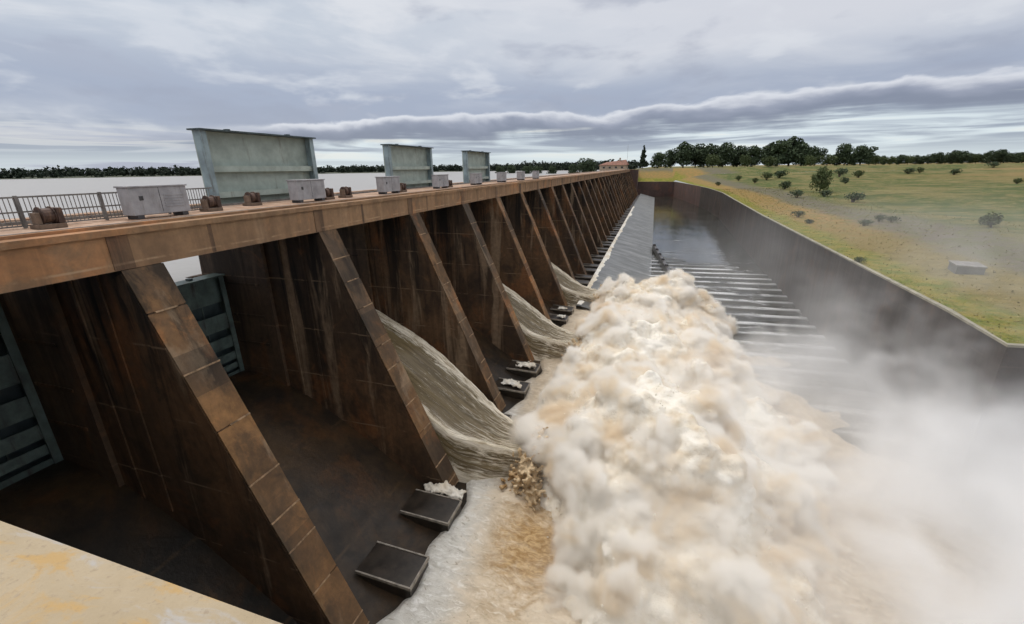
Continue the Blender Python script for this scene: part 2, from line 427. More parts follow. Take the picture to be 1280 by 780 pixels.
b = MB(); b.box(-26.9, -26.78, -2, YEND, 21.93, 22.06); b.build('crane_rail', M['rail'], dam)
b = MB(); b.box(-31.6, -30.5, -2, YEND, 21.5, 21.9); b.build('walkway', M['deck'], dam)
# chute (ogee) and apron
ys = np.array([-2, YEND]); P = np.zeros((len(CH), 2, 3))
for i, (x, z) in enumerate(CH):
    for j in (0, 1): P[i, j] = (x, ys[j], z)
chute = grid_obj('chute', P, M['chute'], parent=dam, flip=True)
AP = [(-10.4,2.1),(-10.35,3.0),(-9.9,3.02),(-8.5,2.70),(-5,1.80),(-1.5,.75),(1.0,.05),(1.05,-3)]
ys = np.array([66, YEND]); P = np.zeros((len(AP), 2, 3))
for i, (x, z) in enumerate(AP):
    for j in (0, 1): P[i, j] = (x, ys[j], z)
apron = grid_obj('apron', P, M['apron'], parent=dam, flip=True, smooth=False)
# chute blocks, two to a bay
b = MB(); b.prism([(-13.95,2.2),(-10.6,1.6),(-10.6,2.95),(-13.95,3.05)], -1.0, 1.0, 0)
for y in (-1.0, 1.0): b.obox((-12.275, y*1.02, 2.96), (1.69, 0, -.05), (0, .045, 0), (0, 0, .09), 1)
b.obox((-10.575, 0, 2.9), (.045, 0, 0), (0, 1.065, 0), (0, 0, .1), 1)
blk = b.build('chute_block', [M['block'], M['block_edge']], dam)
first = True
for i in range(-1, NP-1):
    for off in (3.6, 8.2):
        if i > 20 : continue
        c = blk if first else blk.copy()
        if not first: COL.objects.link(c)
        first = False
        c.location = (0, Y0 + S*i + off + .0, 0)
# far abutment of the dam
b = MB(); b.box(-33, -13.5, YEND, YEND+14, -3, 21.8)
b.build('abutment', M['wall_red'], dam)

lw = np.zeros((320, 6, 3))
for i in range(320):
    y = 66.5 + 190*i/319
    w_ = .25 + .7*abs(fbm((y*.21, 2, 0), 4)) + .9*max(0, fbm((y*.05, 9, 0), 2))
    for j in range(6):
        x = -10.34 + (w_+.44)*j/5; zs = 3.02 if x < -9.9 else (3.02-(x+9.9)*.2286 if x < -8.5 else 2.7-(x+8.5)*.257)
        lw[i, j] = (x, y, zs + .05 + .10*abs(fbm((x*2, y*1.3, 1), 3)) - (.08 if j == 5 else 0))
lip = grid_obj('lip_water', lw, M['foam'], flip=False); tag(lip, kind='structure')
# ------------------------------------------------------------------ gates
def gate(name, raised, z0, y, label, group):
    root = empty(name, (-29, y, z0)); W = 4.95 if raised else 4.42; H = 7.5
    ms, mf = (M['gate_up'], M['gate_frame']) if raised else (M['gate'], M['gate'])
    b = MB(); b.box(-.12, .04, -W, W, 0, H); b.build('skin_plate', ms if raised else M['gate_dark'], root)  # closed gates: shade between the girders painted in as a darker skin colour
    for s in (-1, 1):
        b = MB(); b.box(.045, .72, s*W-.07, s*W+.07, 0, H)
        b.box(.66, .74, s*W-.28+(.0 if s > 0 else .14), s*W+.14+(.0 if s > 0 else .14), 0, H-.01)
        b.build('side_plate', mf, root)
    for z, h, dp in ((.05,.34,.64),(.62,.42,.64),(1.3,.6,.64),(2.3,.85,.64),(3.7,1.15,.64),(5.6,1.9,.3)) if not raised else ((.05,.34,.64),(.8,.34,.64),(1.75,.36,.64),(3.2,.38,.64),(4.9,.4,.5 if raised else .64)):
        b = MB(); b.box(.045, dp, -W+.075, W-.075, z, z+.08); b.box(dp-.08, dp, -W+.075, W-.075, z+.085, z+h)
        b.build('girder', ms, root)
    for k in range(1, 6) if not raised else ():
        b = MB(); yy = -W + 2*W*k/6; b.box(.045, .12, yy-.04, yy+.04, .5, H-.1); b.build('stiffener', ms, root)
    b = MB(); b.box(-.16, .95, -W-.3, W+.3, H, H+.10); b.build('top_flange', M['gate_dark'] if raised else mf, root)
    for s in (-.55, .55):
        b = MB(); b.box(.15, .5, s*W-.12, s*W+.12, H+.1, H+.22)
        b.build('lifting_lug', M['gate_dark'], root)
    tag(root, label, 'sluice gate', group)
    return root
RAISED = {2: 'nearest and largest of the raised pale green steel sluice gates above the deck',
          4: 'middle of the three raised pale green steel sluice gates above the deck',
          6: 'farthest and smallest of the three raised pale green sluice gates above the deck'}
proto = {}
for i in range(0, 18):
    y = Y0 + S*(i-1) + S/2
    if i in RAISED:
        if 'r' not in proto: g = proto['r'] = gate('sluice_gate', True, 19.15, y-.75, RAISED[i], 'raised sluice gates')
        else: g = copy_tree(proto['r']); g.location.y = y - .75 - .12*(i-2)
        tag(g, RAISED[i])
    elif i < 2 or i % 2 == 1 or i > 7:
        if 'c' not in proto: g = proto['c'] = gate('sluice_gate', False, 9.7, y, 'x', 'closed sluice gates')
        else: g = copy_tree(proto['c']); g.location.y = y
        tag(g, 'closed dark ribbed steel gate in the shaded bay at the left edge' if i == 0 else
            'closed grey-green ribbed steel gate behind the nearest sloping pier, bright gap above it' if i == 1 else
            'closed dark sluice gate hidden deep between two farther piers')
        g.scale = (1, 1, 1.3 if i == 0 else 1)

# hoist posts standing on the pier tops beside the deck
# ------------------------------------------------------------------ deck furniture
def cabinet(loc):
    r = empty('hoist_cabinet', loc)
    b = MB(); b.box(-.42, .42, -1.4, 1.4, .16, 1.32); b.build('body', M['cab'], r, bevel=.03)
    b = MB(); b.box(-.48, .48, -1.46, 1.46, 1.322, 1.39); b.build('lid', M['cab'], r, bevel=.02)
    for s in (-1, 1):
        b = MB(); b.box(-.4, .4, s*1.1-.15, s*1.1+.15, 0, .158); b.build('skid', M['dark'], r)
    b = MB()
    for k in range(5): b.box(.422, .445, .15, 1.2, .45+k*.12, .51+k*.12)
    b.build('louvre', M['cab'], r)
    b = MB(); b.box(.422, .44, -1.0, -.82, .78, .96); b.build('cable_port', M['dark'], r)
    b = MB(); b.box(.422, .432, -.03, -.01, .25, 1.3); b.build('door_seam', M['dark'], r)
    return r
def winch(loc):
    r = empty('winch', loc)
    b = MB(); b.box(-.5, .5, -.7, .7, 0, .22); b.build('plinth', M['winch_light'], r, bevel=.02)
    b = MB(); b.tube([(0, -.28, .62), (0, .28, .62)], [.38, .38], 14); b.tube([(0, -.34, .62), (0, -.28, .62)], [.46, .46], 14); b.tube([(0, .28, .62), (0, .34, .62)], [.46, .46], 14)
    b.build('drum', M['winch'], r)
    b = MB(); b.box(-.42, .42, .38, .72, .225, 1.0); b.build('gearbox', M['winch'], r, bevel=.04)
    b = MB(); b.box(-.3, .3, -.62, -.4, .225, .8); b.build('bearing', M['winch_light'], r, bevel=.03)
    return r
CABL = {0: 'pale grey hoist cabinet left of the largest raised gate, end of the railing', 1: 'grey hoist cabinet standing before the lower right of the largest raised gate',
        2: 'pale grey hoist cabinet just left of the middle raised gate', 3: 'grey hoist cabinet between the middle and the farthest raised gate'}
c0 = None
for i in range(8):
    loc = (-24, 15.85 + 10.4*i if i < 3 else 36.4 + 11*(i-2), 22.1 if i == 0 else 22.2)
    loc = (-23.7, loc[1], 21.94)
    c = cabinet(loc) if c0 is None else copy_tree(c0)
    if c0 is None: c0 = c
    c.location = loc; c.scale = (.92, .98, 1.1)
    tag(c, CABL.get(i, 'small pale hoist cabinet far along the deck beyond the raised gates'), 'cabinet', 'hoist cabinets along the deck')
w0 = None
WL = {0: 'dark rusty winch alone by the railing at the far left', 1: 'brown winch between the first grey cabinet and the largest gate', 2: 'reddish winch at the foot of the largest raised gate',
      3: 'brown winch just right of the largest raised gate', 4: 'brown winch midway between the largest gate and the next cabinet', 5: 'orange-brown winch at the left foot of the middle raised gate',
      6: 'brown winch between the middle and farthest raised gates'}
for i, (x, y) in enumerate(((-23.6,11.4),(-24,18.9),(-25,22.6),(-24,28.5),(-24,30.7),(-24,39.3),(-24,50.1))):
    c = winch((x, y, 21.94)) if w0 is None else copy_tree(w0)
    if w0 is None: w0 = c
    c.location = (x, y, 21.94); c.rotation_euler.z = random.uniform(-.1, .1); c.scale = (.75, .62, .8)
    tag(c, WL.get(i, 'tiny brown winch far along the deck past the raised gates'), 'winch', 'winches along the deck')
# railing
rr = tag(empty('railing', (-24.75, 0, 21.93)), 'dark steel railing with close vertical bars on the deck at far left', 'railing', kind='thing')
b = MB(); b.box(-.035, .035, -1, 19.8, 1.20, 1.27); b.build('top_rail', M['rail'], rr)
b = MB(); b.box(-.03, .03, -1, 19.8, .62, .68); b.build('middle_rail', M['rail'], rr)
b = MB(); b.box(-.03, .03, -1, 19.8, .06, .12); b.build('bottom_rail', M['rail'], rr)
b = MB()
for k in range(134): b.box(-.015, .015, -.9+k*.154, -.878+k*.154, .12, 1.2)
b.build('balusters', M['rail'], rr)
for k in range(7):
    b = MB(); y = -.6 + k*2.95; b.box(-.05, .05, y-.05, y+.05, 0, 1.3); b.build('post', M['rail'], rr)

# ------------------------------------------------------------------ near parapet and its wall
wl = tag(empty('abutment_wall', (0, 0, 0)), 'pale yellow concrete parapet wall in the near lower left corner', 'wall', kind='thing')
b = MB(); b.box(-31, 7, -.32, .40, 22.9, 23.25); b.build('coping', M['parapet'], wl, bevel=.012)
b = MB(); b.box(-31, 7, -.30, .36, -4, 22.898); b.build('wall_face', M['wall'], wl)

# ------------------------------------------------------------------ right-hand basin wall
WP = [(24.2,36.6),(24.9,45),(25.6,80),(26.6,126),(28.6,180),(30.6,230),(29.6,270),(26.2,310),(21,352),(15.5,393)]
def Lx(y):
    for (x0, y0), (x1, y1) in zip(WP, WP[1:]):
        if y <= y1: return x0 + (x1-x0)*(y-y0)/(y1-y0)
    return WP[-1][0]
bw = tag(empty('basin_wall'), 'long dark curving retaining wall with pale coping around the right of the basin', 'wall', kind='thing')
path = []
for i in range(len(WP)-1):
    n = max(1, int((WP[i+1][1]-WP[i][1])/12))
    for k in range(n): path.append((WP[i][0]+(WP[i+1][0]-WP[i][0])*k/n, WP[i][1]+(WP[i+1][1]-WP[i][1])*k/n))
path.append(WP[-1]); full = [(70,41.5),(40,38.2)] + path + [(6,396),(-14,396.5)]
def wall_strip(pts, z0, z1, t0, t1, mb):
    """a thick band that follows pts; t0,t1 offsets to the outside of the basin"""
    ring = []
    for i, (x, y) in enumerate(pts):
        a = Vector(pts[max(i-1, 0)]); c = Vector(pts[min(i+1, len(pts)-1)]); d = (c-a).normalized(); n = Vector((d.y, -d.x))
        for tt, z in ((t0, z0), (t0, z1), (t1, z1), (t1, z0)):
            ring.append((x+n.x*tt, y+n.y*tt, z))
    f = []
    for i in range(len(pts)-1):
        for k in range(4): f.append((i*4+k, i*4+(k+1) % 4, (i+1)*4+(k+1) % 4, (i+1)*4+k))
    f += [(3,2,1,0), tuple((len(pts)-1)*4+k for k in range(4))]
    mb.add(ring, f)
b = MB(); wall_strip([p for p in full if p[1] < 300 ], -4, 11.8, 0, .5, b); b.build('wall_face', M['wall'], bw)
b = MB(); wall_strip([p for p in full if p[1] >= 287], -4, 11.8, 0, .5, b); b.build('wall_face', M['wall_red'], bw)
b = MB(); wall_strip(full, 11.803, 11.98, -.05, .40, b); b.build('coping', M['coping'], bw)

# ------------------------------------------------------------------ basin water, sills, reservoir
X = np.concatenate([np.linspace(-3, 32, 60), np.linspace(33, 110, 20)]); nx_ = len(X)
Yg = np.concatenate([np.linspace(-60, 54, 50), np.linspace(54.4, 140, 240), np.linspace(142, 420, 60)])
def wave(x, y):
    yy = y - .10*x + .5*fbm((x*.05, y*.03, 7), 2)
    top = 131 - .55*x + 5*fbm((x*.12, y*.1, 3), 2)
    A = .24*min(1, max(0, (top-y)/9))*(.9 + .45*fbm((x*.09, y*.12, 5), 3))
    ph = yy/4.4*2*math.pi
    return A*(math.sin(ph) + .12*math.sin(2*ph+.9))
P = np.zeros((nx_, len(Yg), 3))
for i, x in enumerate(X):
    for j, y in enumerate(Yg):
        P[i, j] = (x, y, .035*fbm((x*.25, y*.4, 2.1), 3) + wave(x, y) - (.0 if y < 395 else 3) - (3 if x > 32 and y > 44 else 0))
basin = grid_obj('basin_water', P, M['basin'], flip=False); tag(basin, kind='structure')
# slanting boom wall with posts
bo = tag(empty('baffle_wall', (0, 0, 0)), 'short dark slanting baffle wall with stub posts beside the grey apron', 'wall', kind='thing')
A = Vector((1.3, 139, 0)); B = Vector((5.2, 99, 0)); dd = (B-A).normalized(); nn = Vector((-dd.y, dd.x, 0))
b = MB(); b.obox((A+B)/2 + Vector((0,0,.4)), (B-A)/2, nn*.35, (0,0,1.05)); b.build('wall_body', M['block'], bo, bevel=.05)
for k in range(6):
    p_ = A + (B-A)*(.06 + .18*k); b = MB(); b.obox(p_ + Vector((0,0,1.5)), dd*.28, nn*.38, (0,0,.32)); b.build('post', M['dark'], bo, bevel=.05)
# reservoir
P = np.zeros((24, 24, 3)); xs = -30.2 - np.concatenate([[0], np.geomspace(2, 3200, 23)]); yy = np.concatenate([np.linspace(-1500, -20, 4), np.geomspace(1, 2600, 20)])
for i, x in enumerate(xs):
    for j, y in enumerate(yy): P[i, j] = (x, y, 16.8)
res = grid_obj('reservoir_water', P, M['reservoir'], flip=True); tag(res, kind='structure')

# ------------------------------------------------------------------ ground
def hz(x, y, d):
    base = 11.7 + 9.5*(1-math.exp(-max(d-2, 0)/210)) + 1.6*fbm((x*.012, y*.012, 0), 3)*min(1, d/30)
    base += .12*fbm((x*.25, y*.25, 4), 3)*min(1, d/2)
    if y > 300: base += (22.2-base)*min(1, max(0, (y-300)/140))**1.2*min(1, .25+d/30)*.8
    if y > 396: base = base + (22.3-base)*min(1, (y-396)/34)
    return base
ds = np.concatenate([[.45], np.linspace(1.2, 30, 32), np.geomspace(32, 2600, 46)])
yv = np.concatenate([np.linspace(36.5, 130, 70), np.linspace(133, 392.5, 90)])
P = np.zeros((len(ds), len(yv), 3)); UV = np.zeros((len(ds), len(yv), 2))
for j, y in enumerate(yv):
    for i, d in enumerate(ds):
        x = Lx(y) + d; dd_ = d
        yy_ = max(y, 36.9 + .12*d) if j == 0 else y
        P[i, j] = (x, yy_ , hz(x, y, d)); UV[i, j] = (d, y)
g1 = grid_obj('grass_bank', P, M['ground'], UV, flip=False); tag(g1, kind='structure')
xv = np.concatenate([-np.geomspace(1500, 16, 16), np.linspace(-14, 60, 30), np.geomspace(64, 2700, 40)])
yv2 = np.concatenate([np.linspace(392.51, 440, 16), np.geomspace(445, 3500, 26)])
P = np.zeros((len(xv), len(yv2), 3)); UV = np.zeros((len(xv), len(yv2), 2))
for i, x in enumerate(xv):
    for j, y in enumerate(yv2):
        d = max(x-15.9, 0) if x > 15.9 else 0
        d2 = max(d, y-397) if x < 15.9 else d + max(0, y-397)*.3
        z = hz(x, y, max(d2, .4)) if x > 15.9 else 11.7 + 10.5*min(1, max(0, (y-398)/30))
        if y < 397.2 and x < 15.9: z = 11.5; 
        if x < -14: z = 22 - 9*min(1, max(0, (-20-x)/60))  # falls to the reservoir shore
        yy = y if x > 15.9 else max(y, 397.2 + (j*.05))
        P[i, j] = (x, yy, z); UV[i, j] = (max(d2, .4)*.55, y)
g2 = grid_obj('grass_slope', P, M['ground'], UV, flip=False); tag(g2, kind='structure')
# far shore of the reservoir
a_ = np.linspace(R(-100), R(-6), 60); rr_ = np.array([1450, 1500, 1700, 2600, 5000]); zz_ = [16.0, 17.5, 21, 23, 24]
P = np.zeros((60, 5, 3))
for i, a in enumerate(a_):
    for j in range(5): P[i, j] = (rr_[j]*math.sin(a), rr_[j]*math.cos(a), zz_[j])
UV = np.full((60, 5, 2), 40.0)
fs_ = grid_obj('far_shore', P, mat_plain('wooded_shore_ground', (.045,.055,.03), .9, .3, .02), UV, flip=False); tag(fs_, kind='structure')

# ------------------------------------------------------------------ vegetation
rng = np.random.default_rng(11)
def cards(blobs, n, size, rng):
    """leaf clumps spread through a set of ellipsoid blobs (centre, radii)"""
    C = np.array([bb[0] for bb in blobs], float); Rr = np.array([bb[1] for bb in blobs], float)
    w = Rr.prod(1)**(2/3); w /= w.sum(); k = rng.choice(len(blobs), n, p=w)
    d = rng.normal(size=(n, 3)); d /= np.linalg.norm(d, axis=1)[:, None]
    r = .45 + .58*rng.random(n)**.6
    c = C[k] + d*Rr[k]*r[:, None]
    nrm = d + rng.normal(size=(n, 3))*.6; nrm /= np.linalg.norm(nrm, axis=1)[:, None]
    a = np.cross(nrm, rng.normal(size=(n, 3))); a /= np.linalg.norm(a, axis=1)[:, None]; bb = np.cross(nrm, a)
    s = size*(.5 + rng.random(n))[:, None]
    v = np.stack([c-a*s*.5, c+bb*s*.35+a*s*.1, c+a*s*.55, c-bb*s*.35], 1).reshape(-1, 3)
    f = np.arange(4*n).reshape(n, 4)
    return v.tolist(), f.tolist()
def make_tree(name, h, kind, rng, mat, n=900):
    root = empty(name)
    b = MB(); tw = .028*h if kind != 'bush' else .05*h
    if kind == 'conifer':
        b.tube([(0,0,-.4),(0,0,h*.5),(0,0,h*.95)], [tw, tw*.6, tw*.1], 6)
        blobs = []
        for k in range(9):
            z = h*(.14+.095*k); r = h*.25*(1-k/9.5)
            for q in range(3):
                a = rng.random()*6.28; blobs.append(((math.cos(a)*r*.45, math.sin(a)*r*.45, z), (r*.62, r*.62, h*.07)))
    elif kind == 'bush':
        blobs = []
        for q in range(5):
            a = rng.random()*6.28; l = rng.random()*h*.5
            blobs.append(((math.cos(a)*l, math.sin(a)*l, h*(.38+.25*rng.random())), (h*.42, h*.42, h*.36)))
            b.tube([(0,0,-.2),(math.cos(a)*l*.5, math.sin(a)*l*.5, h*.3),(math.cos(a)*l, math.sin(a)*l, h*.6)], [tw, tw*.6, tw*.2], 5)
    else:
        b.tube([(0,0,-.4),(.02*h,0,h*.25),(0,.02*h,h*.55),(0,0,h*.8)], [tw, tw*.8, tw*.5, tw*.15], 7)
        blobs = []
        nb = 14 if kind == 'round' else 10
        for q in range(nb):
            a = q*2.4 + rng.random(); l = h*(.08+.26*rng.random())*(1.15 if kind == 'round' else .6); z = h*(.16+.66*((q+.5)/nb))
            rr = h*(.15+.09*rng.random())
            c = (math.cos(a)*l, math.sin(a)*l, z); blobs.append((c, (rr*1.25, rr*1.25, rr*.85)))
            b.tube([(0, 0, z*.55), (c[0]*.5, c[1]*.5, z*.8), c], [tw*.45, tw*.3, tw*.1], 5)
        blobs.append(((0,0,h*.85),(h*.13, h*.13, h*.13)))
    b.build('trunk', M['bark'], root)
    v, f = cards(blobs, n, h*.075 if kind != 'bush' else h*.13, rng)
    c = MB(); c.add(v, f); me = bpy.data.meshes.new('crown'); me.from_pydata(v, [], f); me.materials.append(mat)
    o = bpy.data.objects.new('crown', me); COL.objects.link(o); o.parent = root
    return root
protos = {
 'round': [make_tree('broadleaf_tree', 15, 'round', rng, M['leaf'], 2200) for _ in range(3)],
 'olive': [make_tree('broadleaf_tree', 12, 'round', rng, M['leaf_olive'], 1900)],
 'tall': [make_tree('broadleaf_tree', 17, 'tall', rng, M['leaf'], 1900) for _ in range(2)],
 'conifer': [make_tree('conifer_tree', 17, 'conifer', rng, M['leaf_con'], 1500)],
 'bush': [make_tree('bush', 2.6, 'bush', rng, M['leaf_olive'], 420), make_tree('bush', 2.6, 'bush', rng, M['leaf_grey'], 420), make_tree('bush', 2.6, 'bush', rng, M['leaf'], 420)],
 'small': [make_tree('broadleaf_tree', 6.5, 'round', rng, M['leaf_olive'], 1500)],
}
used = set()
def ground_z(x, y):
    if y > 392.5 and x < 15.9: return 11.7 + 10.5*min(1, max(0, (y-398)/30)) if x > -14 else 22 - 9*min(1, max(0, (-20-x)/60))
    d = x - Lx(y)
    if y > 392.5: d = max(x-15.9, 0) + max(0, y-397)*.3
    return hz(x, y, max(d, .4))
CAMP = Vector((0, 0, 24))
def pix_ray(px, py):
    return (fw*540 + rt*(px-640) - up*(py-390)).normalized()
def at_pix(px, Y):
    """ground point under image column px at depth Y"""
    d = pix_ray(px, 215); s = Y/d.y
    return d.x*s, Y
def plant(kind, px, Y, hpx, label, group, cat, sc=None):
    x, y = at_pix(px, Y)
    lst = protos[kind]; pr = lst[rng.integers(len(lst))]
    dist = math.hypot(x, y); depth = Vector((x, y, 0)).dot(fw)
    h = hpx/540*depth/.95
    h0 = {'round': 15, 'olive': 12, 'tall': 17, 'conifer': 17, 'bush': 2.6, 'small': 6.5}[kind]
    if pr.name not in used: o = pr; used.add(pr.name)
    else: o = copy_tree(pr)
    o.location = (x, y, ground_z(x, y) - .1)
    if kind == 'bush' and Y > 150: h *= .8
    if px > 1080 and kind in ('round', 'tall', 'olive'): h *= .85
    s = h/h0; wv = rng.uniform(.9, 1.3) if kind != 'conifer' else rng.uniform(.85, 1.0)
    wv = .72 if kind == 'small' else wv
    o.scale = (s*wv, s*wv, s); o.rotation_euler = (0, 0, rng.uniform(0, 6.28))
    tag(o, label, cat, group)
    return o
TR = 'trees on the skyline beyond the grass'
line = [('conifer',803,470,27,'pointed dark conifer just right of the end of the dam'),
 ('round',735,520,22,'lone tall thin tree beyond the far end of the deck'),('round',717,500,17,'dark rounded tree left of the house roof at the dam end'),
 ('round',822,480,19,None),('round',838,500,22,None),('tall',853,490,30,'tall tree standing above its neighbours right of the conifer'),
 ('round',868,500,26,None),('round',884,490,28,None),('round',902,500,29,'broad dark tree, bulkiest of the skyline row'),('round',920,510,25,None),
 ('round',938,500,25,None),('tall',958,520,27,None),('round',970,500,31,'tallest bushy tree near the middle of the skyline row'),('tall',984,510,34,'tall narrow tree next to the tallest bushy one'),
 ('round',1000,500,27,None),('round',1016,520,22,None),('olive',1032,500,14,None),('tall',1053,520,25,'narrow tree standing apart, left of a pair in the gap'),
 ('round',1073,520,24,'rounded tree of the pair standing apart in the gap'),('olive',1092,540,14,None),('olive',1110,540,12,None),('olive',1132,560,13,None),
 ('round',1150,560,12,None),('round',1168,540,17,None),('round',1186,540,19,None),('round',1200,540,18,None),('olive',1216,540,14,None),
 ('round',1044,530,15,None),('round',1063,540,14,None),('olive',1084,560,15,None),('round',1101,560,13,None),('round',1121,560,14,None),('round',1141,570,13,None),('round',1160,570,14,None),('olive',1178,560,13,None),('round',1194,570,15,None),('round',1209,570,14,None),('round',1224,560,15,None),('round',1240,560,15,None),('round',1256,560,14,None),('round',1270,560,15,None),('round',1232,530,18,None),('tall',1247,530,19,None),('round',1262,540,15,None),('olive',1277,540,13,None),
 ('olive',890,450,16,'low olive tree in front of the bulky dark skyline trees'),('olive',930,440,15,'low olive tree in front, left of the tallest skyline trees'),('olive',960,430,13,'low olive tree right below the tallest bushy skyline tree'),('olive',1010,440,13,'low olive tree in front, just right of the tall narrow tree'),
 ('round',658,620,13,None),('round',672,640,12,None),('round',690,600,13,None),('round',640,700,13,None),('round',625,720,12,None)]
for kd, px, Y, hp, lb in line:
    if lb is None:
        lb = ('low olive green tree filling gaps in the thin right skyline row' if kd == 'olive' else
              'distant dark tree behind the deck, left of the house' if px < 700 else
              'dark rounded tree in the close skyline row right of the dam' if px < 1040 else 'dark tree in the thin tree row at the right horizon')
    plant(kd, px, Y, hp, lb, ('low olive trees near the skyline' if kd == 'olive' else TR + (' left of the house' if px < 700 else ' at right' if px > 1040 else '')), 'tree')
SH = 'bushes scattered over the grass field'
plant('small', 1030, 205, 31, 'largest shrubby tree standing in the middle of the grass field', 'small trees in the field', 'tree')
for kd, px, Y, hp, lb in (('bush',1002,185,13,'round dark bush left of the shrubby tree in the field'),('bush',1074,165,17,'round grey-green bush right of the shrubby tree'),
    ('bush',1036,185,12,'low bush at the foot of the shrubby tree in the field'),('bush',985,235,14,'bush near the back left of the field'),('bush',960,330,12,None),('bush',945,300,9,None),('bush',925,330,9,None),
    ('bush',1262,92,20,'dark bush cut by the right edge of the field'),('bush',1252,97,14,'grey bush next to the one at the right edge'),('bush',1113,105,10,None),('bush',1130,103,9,None),('bush',1095,100,9,None),
    ('bush',1008,120,9,'small bush on the orange strip by the wall'),('bush',1025,107,7,None),('bush',1100,66,11,'small bush leaning over the wall coping'),('bush',1193,330,10,None),('bush',1135,350,10,None),('bush',1150,350,10,None),
    ('bush',900,300,7,None),('bush',975,340,13,None),('bush',1050,340,14,None),('bush',1075,330,12,None),('bush',1020,300,12,None),('bush',1060,280,11,None),('bush',1240,400,9,None),('bush',1275,240,10,None)):
    plant(kd, px, Y, hp, lb or ('small dark bush dotted over the far part of the grass field' if Y > 200 else 'small bush in the dirt strip behind the basin wall'), SH, 'bush')
for lst in protos.values():
    for pr in lst:
        if pr.name not in used:
            for ch in list(pr.children): bpy.data.objects.remove(ch)
            bpy.data.objects.remove(pr)
# far woods on the opposite shore: one mass
vs, fs = [], []
for i in range(560):
    a = R(-98 + 96*i/560 + rng.normal()*.2); r_ = 1520 + rng.random()*300
    hh = 17 + 9*rng.random() + 14*max(0, fbm((a*9, 1, 0), 2))
    if a > R(-22): r_ -= 300*min(1, (a-R(-22))/R(10))
    c = (r_*math.sin(a), r_*math.cos(a), 16.2)
    v, f = cards([((c[0]+rng.normal()*5, c[1]+rng.normal()*5, c[2]+hh*.45), (hh*.75, hh*.75, hh*.5)), ((c[0]+rng.normal()*9, c[1]+rng.normal()*9, c[2]+hh*.65), (hh*.4, hh*.4, hh*.4))], 75, 6.5, rng)
    o_ = len(vs); vs += v; fs += [[q+o_ for q in ff] for ff in f]
me = bpy.data.meshes.new('far_woods'); me.from_pydata(vs, [], fs); me.materials.append(leaf_mat('far_leaf', (.016,.026,.018), (.034,.048,.03)))
o = bpy.data.objects.new('far_woods', me); COL.objects.link(o); tag(o, 'dark band of distant woods along the far reservoir shore', 'woods', kind='stuff')
# grass tufts near the wall
n = 9000; dy = rng.random(n)**1.6; yy = 38 + dy*230; dxx = .7 + rng.random(n)**1.3*34
vs = np.zeros((n, 3, 3)); 
for i in range(n):
    y = yy[i]; x = Lx(y) + dxx[i]; z = hz(x, y, dxx[i]) - .02; h = (.06 + .13*rng.random())*(1+y/200); a = rng.random()*6.28; w = .03+.05*rng.random()*(1+y/90)
    vs[i] = ((x-math.cos(a)*w, y-math.sin(a)*w, z), (x+math.cos(a)*w, y+math.sin(a)*w, z), (x+rng.normal()*.35, y-abs(rng.normal())*.3, z+h*.8))
me = bpy.data.meshes.new('grass_tufts'); me.from_pydata(vs.reshape(-1, 3).tolist(), [], np.arange(3*n).reshape(n, 3).tolist()); me.materials.append(M['tuft'])
o = bpy.data.objects.new('grass_tufts', me); COL.objects.link(o); tag(o, 'dry grass tufts along the bank behind the basin wall', 'grass', kind='stuff')

# ------------------------------------------------------------------ concrete box on the bank, house at the dam end
bx = tag(empty('concrete_chamber', (34.6, 61.5, ground_z(34.6, 61.5))), 'low grey concrete chamber with pale flat lid on the grass at right', 'chamber')
bx.rotation_euler.z = R(-14)
b = MB(); b.box(-1.15, 1.15, -1.5, 1.5, -.3, .85); b.build('body', mat_plain('grey_block_concrete', (.12,.12,.125), .9, .3, 1.5, bump=.3), bx, bevel=.03)
b = MB(); b.box(-1.25, 1.25, -1.6, 1.6, .852, 1.0); b.build('lid', mat_plain('pale_lid_concrete', (.22,.21,.205), .9, .25, 1.5), bx, bevel=.02)
hx, hy = at_pix(768, 425)
ho = tag(empty('house', (hx, hy, 21.6), R(-8)), 'low buff house with rust roof at the far end of the dam', 'house')
b = MB(); b.box(-13, 11, -4, 4, -1, 4.2); b.build('wall', M['plaster'], ho)
b = MB(); b.add([(-14,-5,4.0),(12,-5,4.0),(12,5,4.0),(-14,5,4.0),(-8,0,6.6),(10,0,8.6)], [(0,1,5,4),(2,3,4,5),(1,2,5),(3,0,4),(0,3,2,1)]); b.build('roof', M['roof'], ho)
b = MB(); b.box(4, 5.2, -1, .4, 6.5, 10.2); b.build('chimney', M['plaster'], ho)
for k in range(4):
    b = MB(); b.box(-10+k*5.5, -8+k*5.5, -4.06, -3.9, 1.2, 2.8); b.build('window', M['glass'], ho)
mx, my = at_pix(783, 440)
ma = tag(empty('mast', (mx, my, 21.5)), 'thin pale radio mast rising above the house roof', 'mast')
b = MB(); b.tube([(0,0,0),(0,0,22)], [.16,.07], 6); b.build('pole', M['cab'], ma)
b = MB(); b.tube([(-.9,0,19),(.9,0,19)], [.06,.06], 5); b.tube([(-.6,0,20.4),(.6,0,20.4)], [.05,.05], 5); b.build('aerial', M['cab'], ma)

